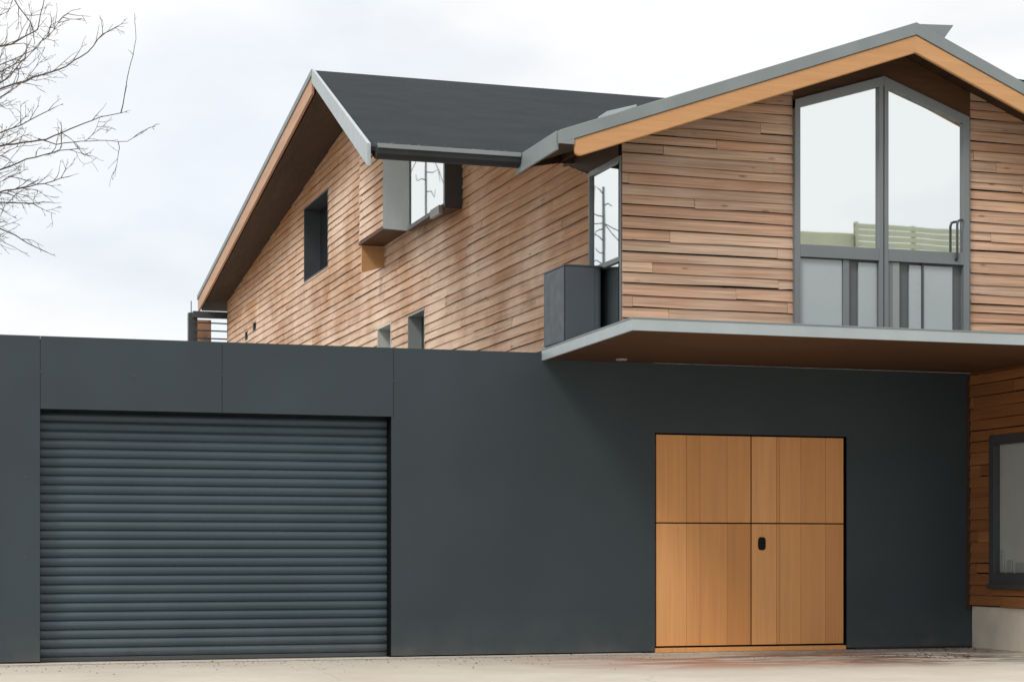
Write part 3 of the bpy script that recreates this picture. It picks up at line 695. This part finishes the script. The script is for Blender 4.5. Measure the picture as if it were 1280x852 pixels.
# ------------------------------------------------------------------ what the windows mirror, behind the camera and to the left
ob = thing('slatted_building', (36, -14.4, 0), 'pale green slatted building across the yard, mirrored low in the gable window', 'building')
mb = MB(); mb.box(26.0, 29.5, -22, -14.5, 0, 11.62); mb.box(29.5, 46, -22, -14.45, 0, 11.2); mb.build('wall', M['pale'], ob)
mb = MB()
for i in range(4): mb.box(29.5, 46, -14.47, -14.40, 11.22 + i * .19, 11.22 + i * .19 + .155)
mb.box(29.5, 29.6, -14.5, -14.38, 11.2, 12.0); mb.box(31.6, 31.75, -14.5, -14.44, 11.2, 11.98); mb.build('slat_screen', M['pale'], ob)
def mast(x, y, h, fan, label):
    pl = thing('radio_mast', (x, y, 0), label, 'mast')
    mb = MB(); mb.tube([(x, y, 0), (x, y, h)], [.06, .035], 8); mb.build('pole', M['steel'], pl, smooth=True)
    for q in range(9):
        z = h - .15 - q * .32 - rnd.uniform(0, .1); w_ = rnd.choice((-1, 1)) * rnd.uniform(.15, .5)
        mb = MB(); mb.tube([(x, y, z), (x + w_ * .5, y, z + rnd.uniform(-.05, .15)), (x + w_, y + .1, z + rnd.uniform(-.15, .3)), (x + w_ * 1.15, y + .1, z + rnd.uniform(-.3, .2))], [.02, .016, .014, .008], 5); mb.build('spur', M['steel'], pl)
    mb = MB()
    for dx, dz in fan: mb.tube([(x + dx * q, y, h - 1. + dz * q - .6 * q * (1 - q)) for q in [i / 10 for i in range(11)]], [.014] * 11, 5)
    mb.build('wires', M['steel'], pl)
mast(-2.45, 49, 11.3, [(-2.6, -.6), (-2.2, -1.8), (2.2, .3)], 'thin mast with crooked spurs mirrored in the corner window beside the cabinet')
mast(-.85, 60, 15.8, [(-2.6, -.3), (-2.4, -1.0), (-2.2, -2.2), (-1.2, -2.6), (1.2, -2.4)], 'thin mast with fanned stay wires mirrored in the oriel window under the eave')

# leaf litter blown into the corner by the lower wall
mb = MB()
for i in range(170):
    x = rnd.choice((rnd.gauss(11.7, .35), rnd.gauss(12.6, .3))); y = min(21.85, (20.1 if x < 12.15 else 21.5) + rnd.gauss(0, .3)); a = rnd.uniform(0, 6.28); s = rnd.uniform(.006, .022)
    u = Vector((math.cos(a), math.sin(a), 0)); w = Vector((-u.y, u.x, 0)); p = Vector((x, y, .012 + rnd.uniform(0, .006)))
    mb.face([p - u * s * 1.6, p - w * s * .6 + Vector((0, 0, .006)), p + u * s * 1.6, p + w * s * .6 + Vector((0, 0, .008))], 0, [tone()] * 4)
o = mb.build('leaf_litter', M['soffitd'], merge=False); o['kind'] = 'stuff'
o['label'] = 'scatter of dark dead leaves on the concrete by the right corner'; o['category'] = 'leaf litter'

mb = MB()
for i in range(700):
    x = rnd.uniform(-2, 13.2); y = 21.88 - abs(rnd.gauss(0, .9)); s_ = rnd.uniform(.004, .013) * (1.7 if rnd.random() < .06 else 1)
    if DX0 - .02 < x < DX1 + .02 and y > YG - .06: continue
    a = rnd.uniform(0, 6.28); ring = [(x + s_ * math.cos(a + 1.57 * q), y + s_ * math.sin(a + 1.57 * q), .0065) for q in range(4)]
    for q in range(4): mb.face([ring[q], ring[(q + 1) % 4], (x + s_ * .2, y, .0065 + s_ * .8)])
M['grit'] = painted('dark_grit', (.16, .135, .11), .95, .5, 9, .0, streak=False)
o = mb.build('grit', M['grit'], merge=False); o['kind'] = 'stuff'
o['label'] = 'fine dark grit strewn along the foot of the grey wall'; o['category'] = 'grit'

# ------------------------------------------------------------------ world, sun, camera
w = bpy.data.worlds.new('World'); sc.world = w; w.use_nodes = True; nt = w.node_tree
bg = nt.nodes['Background']; bg.inputs['Strength'].default_value = 1.0
sun_dir = Vector((-.70, -.52, .85)).normalized()
sky = nt.nodes.new('ShaderNodeTexSky'); sky.sky_type = 'NISHITA'; sky.sun_disc = False
sky.sun_elevation = math.asin(sun_dir.z); sky.sun_rotation = math.atan2(sun_dir.x, sun_dir.y) % (2 * math.pi)
sc_ = nt.nodes.new('ShaderNodeVectorMath'); sc_.operation = 'SCALE'; sc_.inputs['Scale'].default_value = .15
nt.links.new(sky.outputs[0], sc_.inputs[0])
tc = nt.nodes.new('ShaderNodeTexCoord'); mp = nt.nodes.new('ShaderNodeMapping'); mp.inputs['Scale'].default_value = (1, 1, 2.2); mp.inputs['Location'].default_value = (.35, .1, .2)
nt.links.new(tc.outputs['Generated'], mp.inputs[0])
def wn(scale, det=5):
    n = N(nt, 'ShaderNodeTexNoise', Scale=scale, Detail=det, Roughness=.5); nt.links.new(mp.outputs[0], n.inputs['Vector']); return n.outputs[0]
cl = mixc(nt, ramp(nt, wn(4.2, 7), [(.36, 0.), (.56, 1.)]), (.87, .895, .925), (1.05, 1.05, 1.05))
cov = ramp(nt, wn(2.4, 6), [(.34, .66), (.52, 1.)])
skyc = mixc(nt, cov, sc_.outputs[0], cl)
sx = nt.nodes.new('ShaderNodeSeparateXYZ'); nt.links.new(tc.outputs['Generated'], sx.inputs[0])
mr = nt.nodes.new('ShaderNodeMapRange'); mr.interpolation_type = 'SMOOTHSTEP'
for i, v in enumerate((.25, .95, 1., 1.75)): mr.inputs[i + 1].default_value = v
nt.links.new(sx.outputs[2], mr.inputs[0])
sv = nt.nodes.new('ShaderNodeVectorMath'); sv.operation = 'SCALE'; nt.links.new(skyc, sv.inputs[0]); nt.links.new(mr.outputs[0], sv.inputs['Scale'])
nt.links.new(sv.outputs[0], bg.inputs['Color'])
sd = bpy.data.lights.new('sun', 'SUN'); sd.energy = 1.7; sd.angle = R(14); sd.color = (1, .96, .90)
so = bpy.data.objects.new('sun', sd); col.objects.link(so); so.rotation_euler = (-sun_dir).to_track_quat('-Z', 'Y').to_euler(); so.location = (-20, -20, 30)
cd = bpy.data.cameras.new('camera'); cam = bpy.data.objects.new('camera', cd); col.objects.link(cam)
cam.location = (0, 0, 1.25); cam.rotation_euler = (R(90), 0, -math.atan2(.3051, .9523))
cd.sensor_width = 36; cd.lens = 2373 / 1280 * 36; cd.shift_y = (690 - 426) / 1280; cd.clip_end = 3000; cd.clip_start = .1
sc.camera = cam
sc.view_settings.view_transform = 'Standard'; sc.view_settings.look = 'None'; sc.view_settings.exposure = 0
sc.cycles.max_bounces = 6; sc.cycles.use_denoising = True
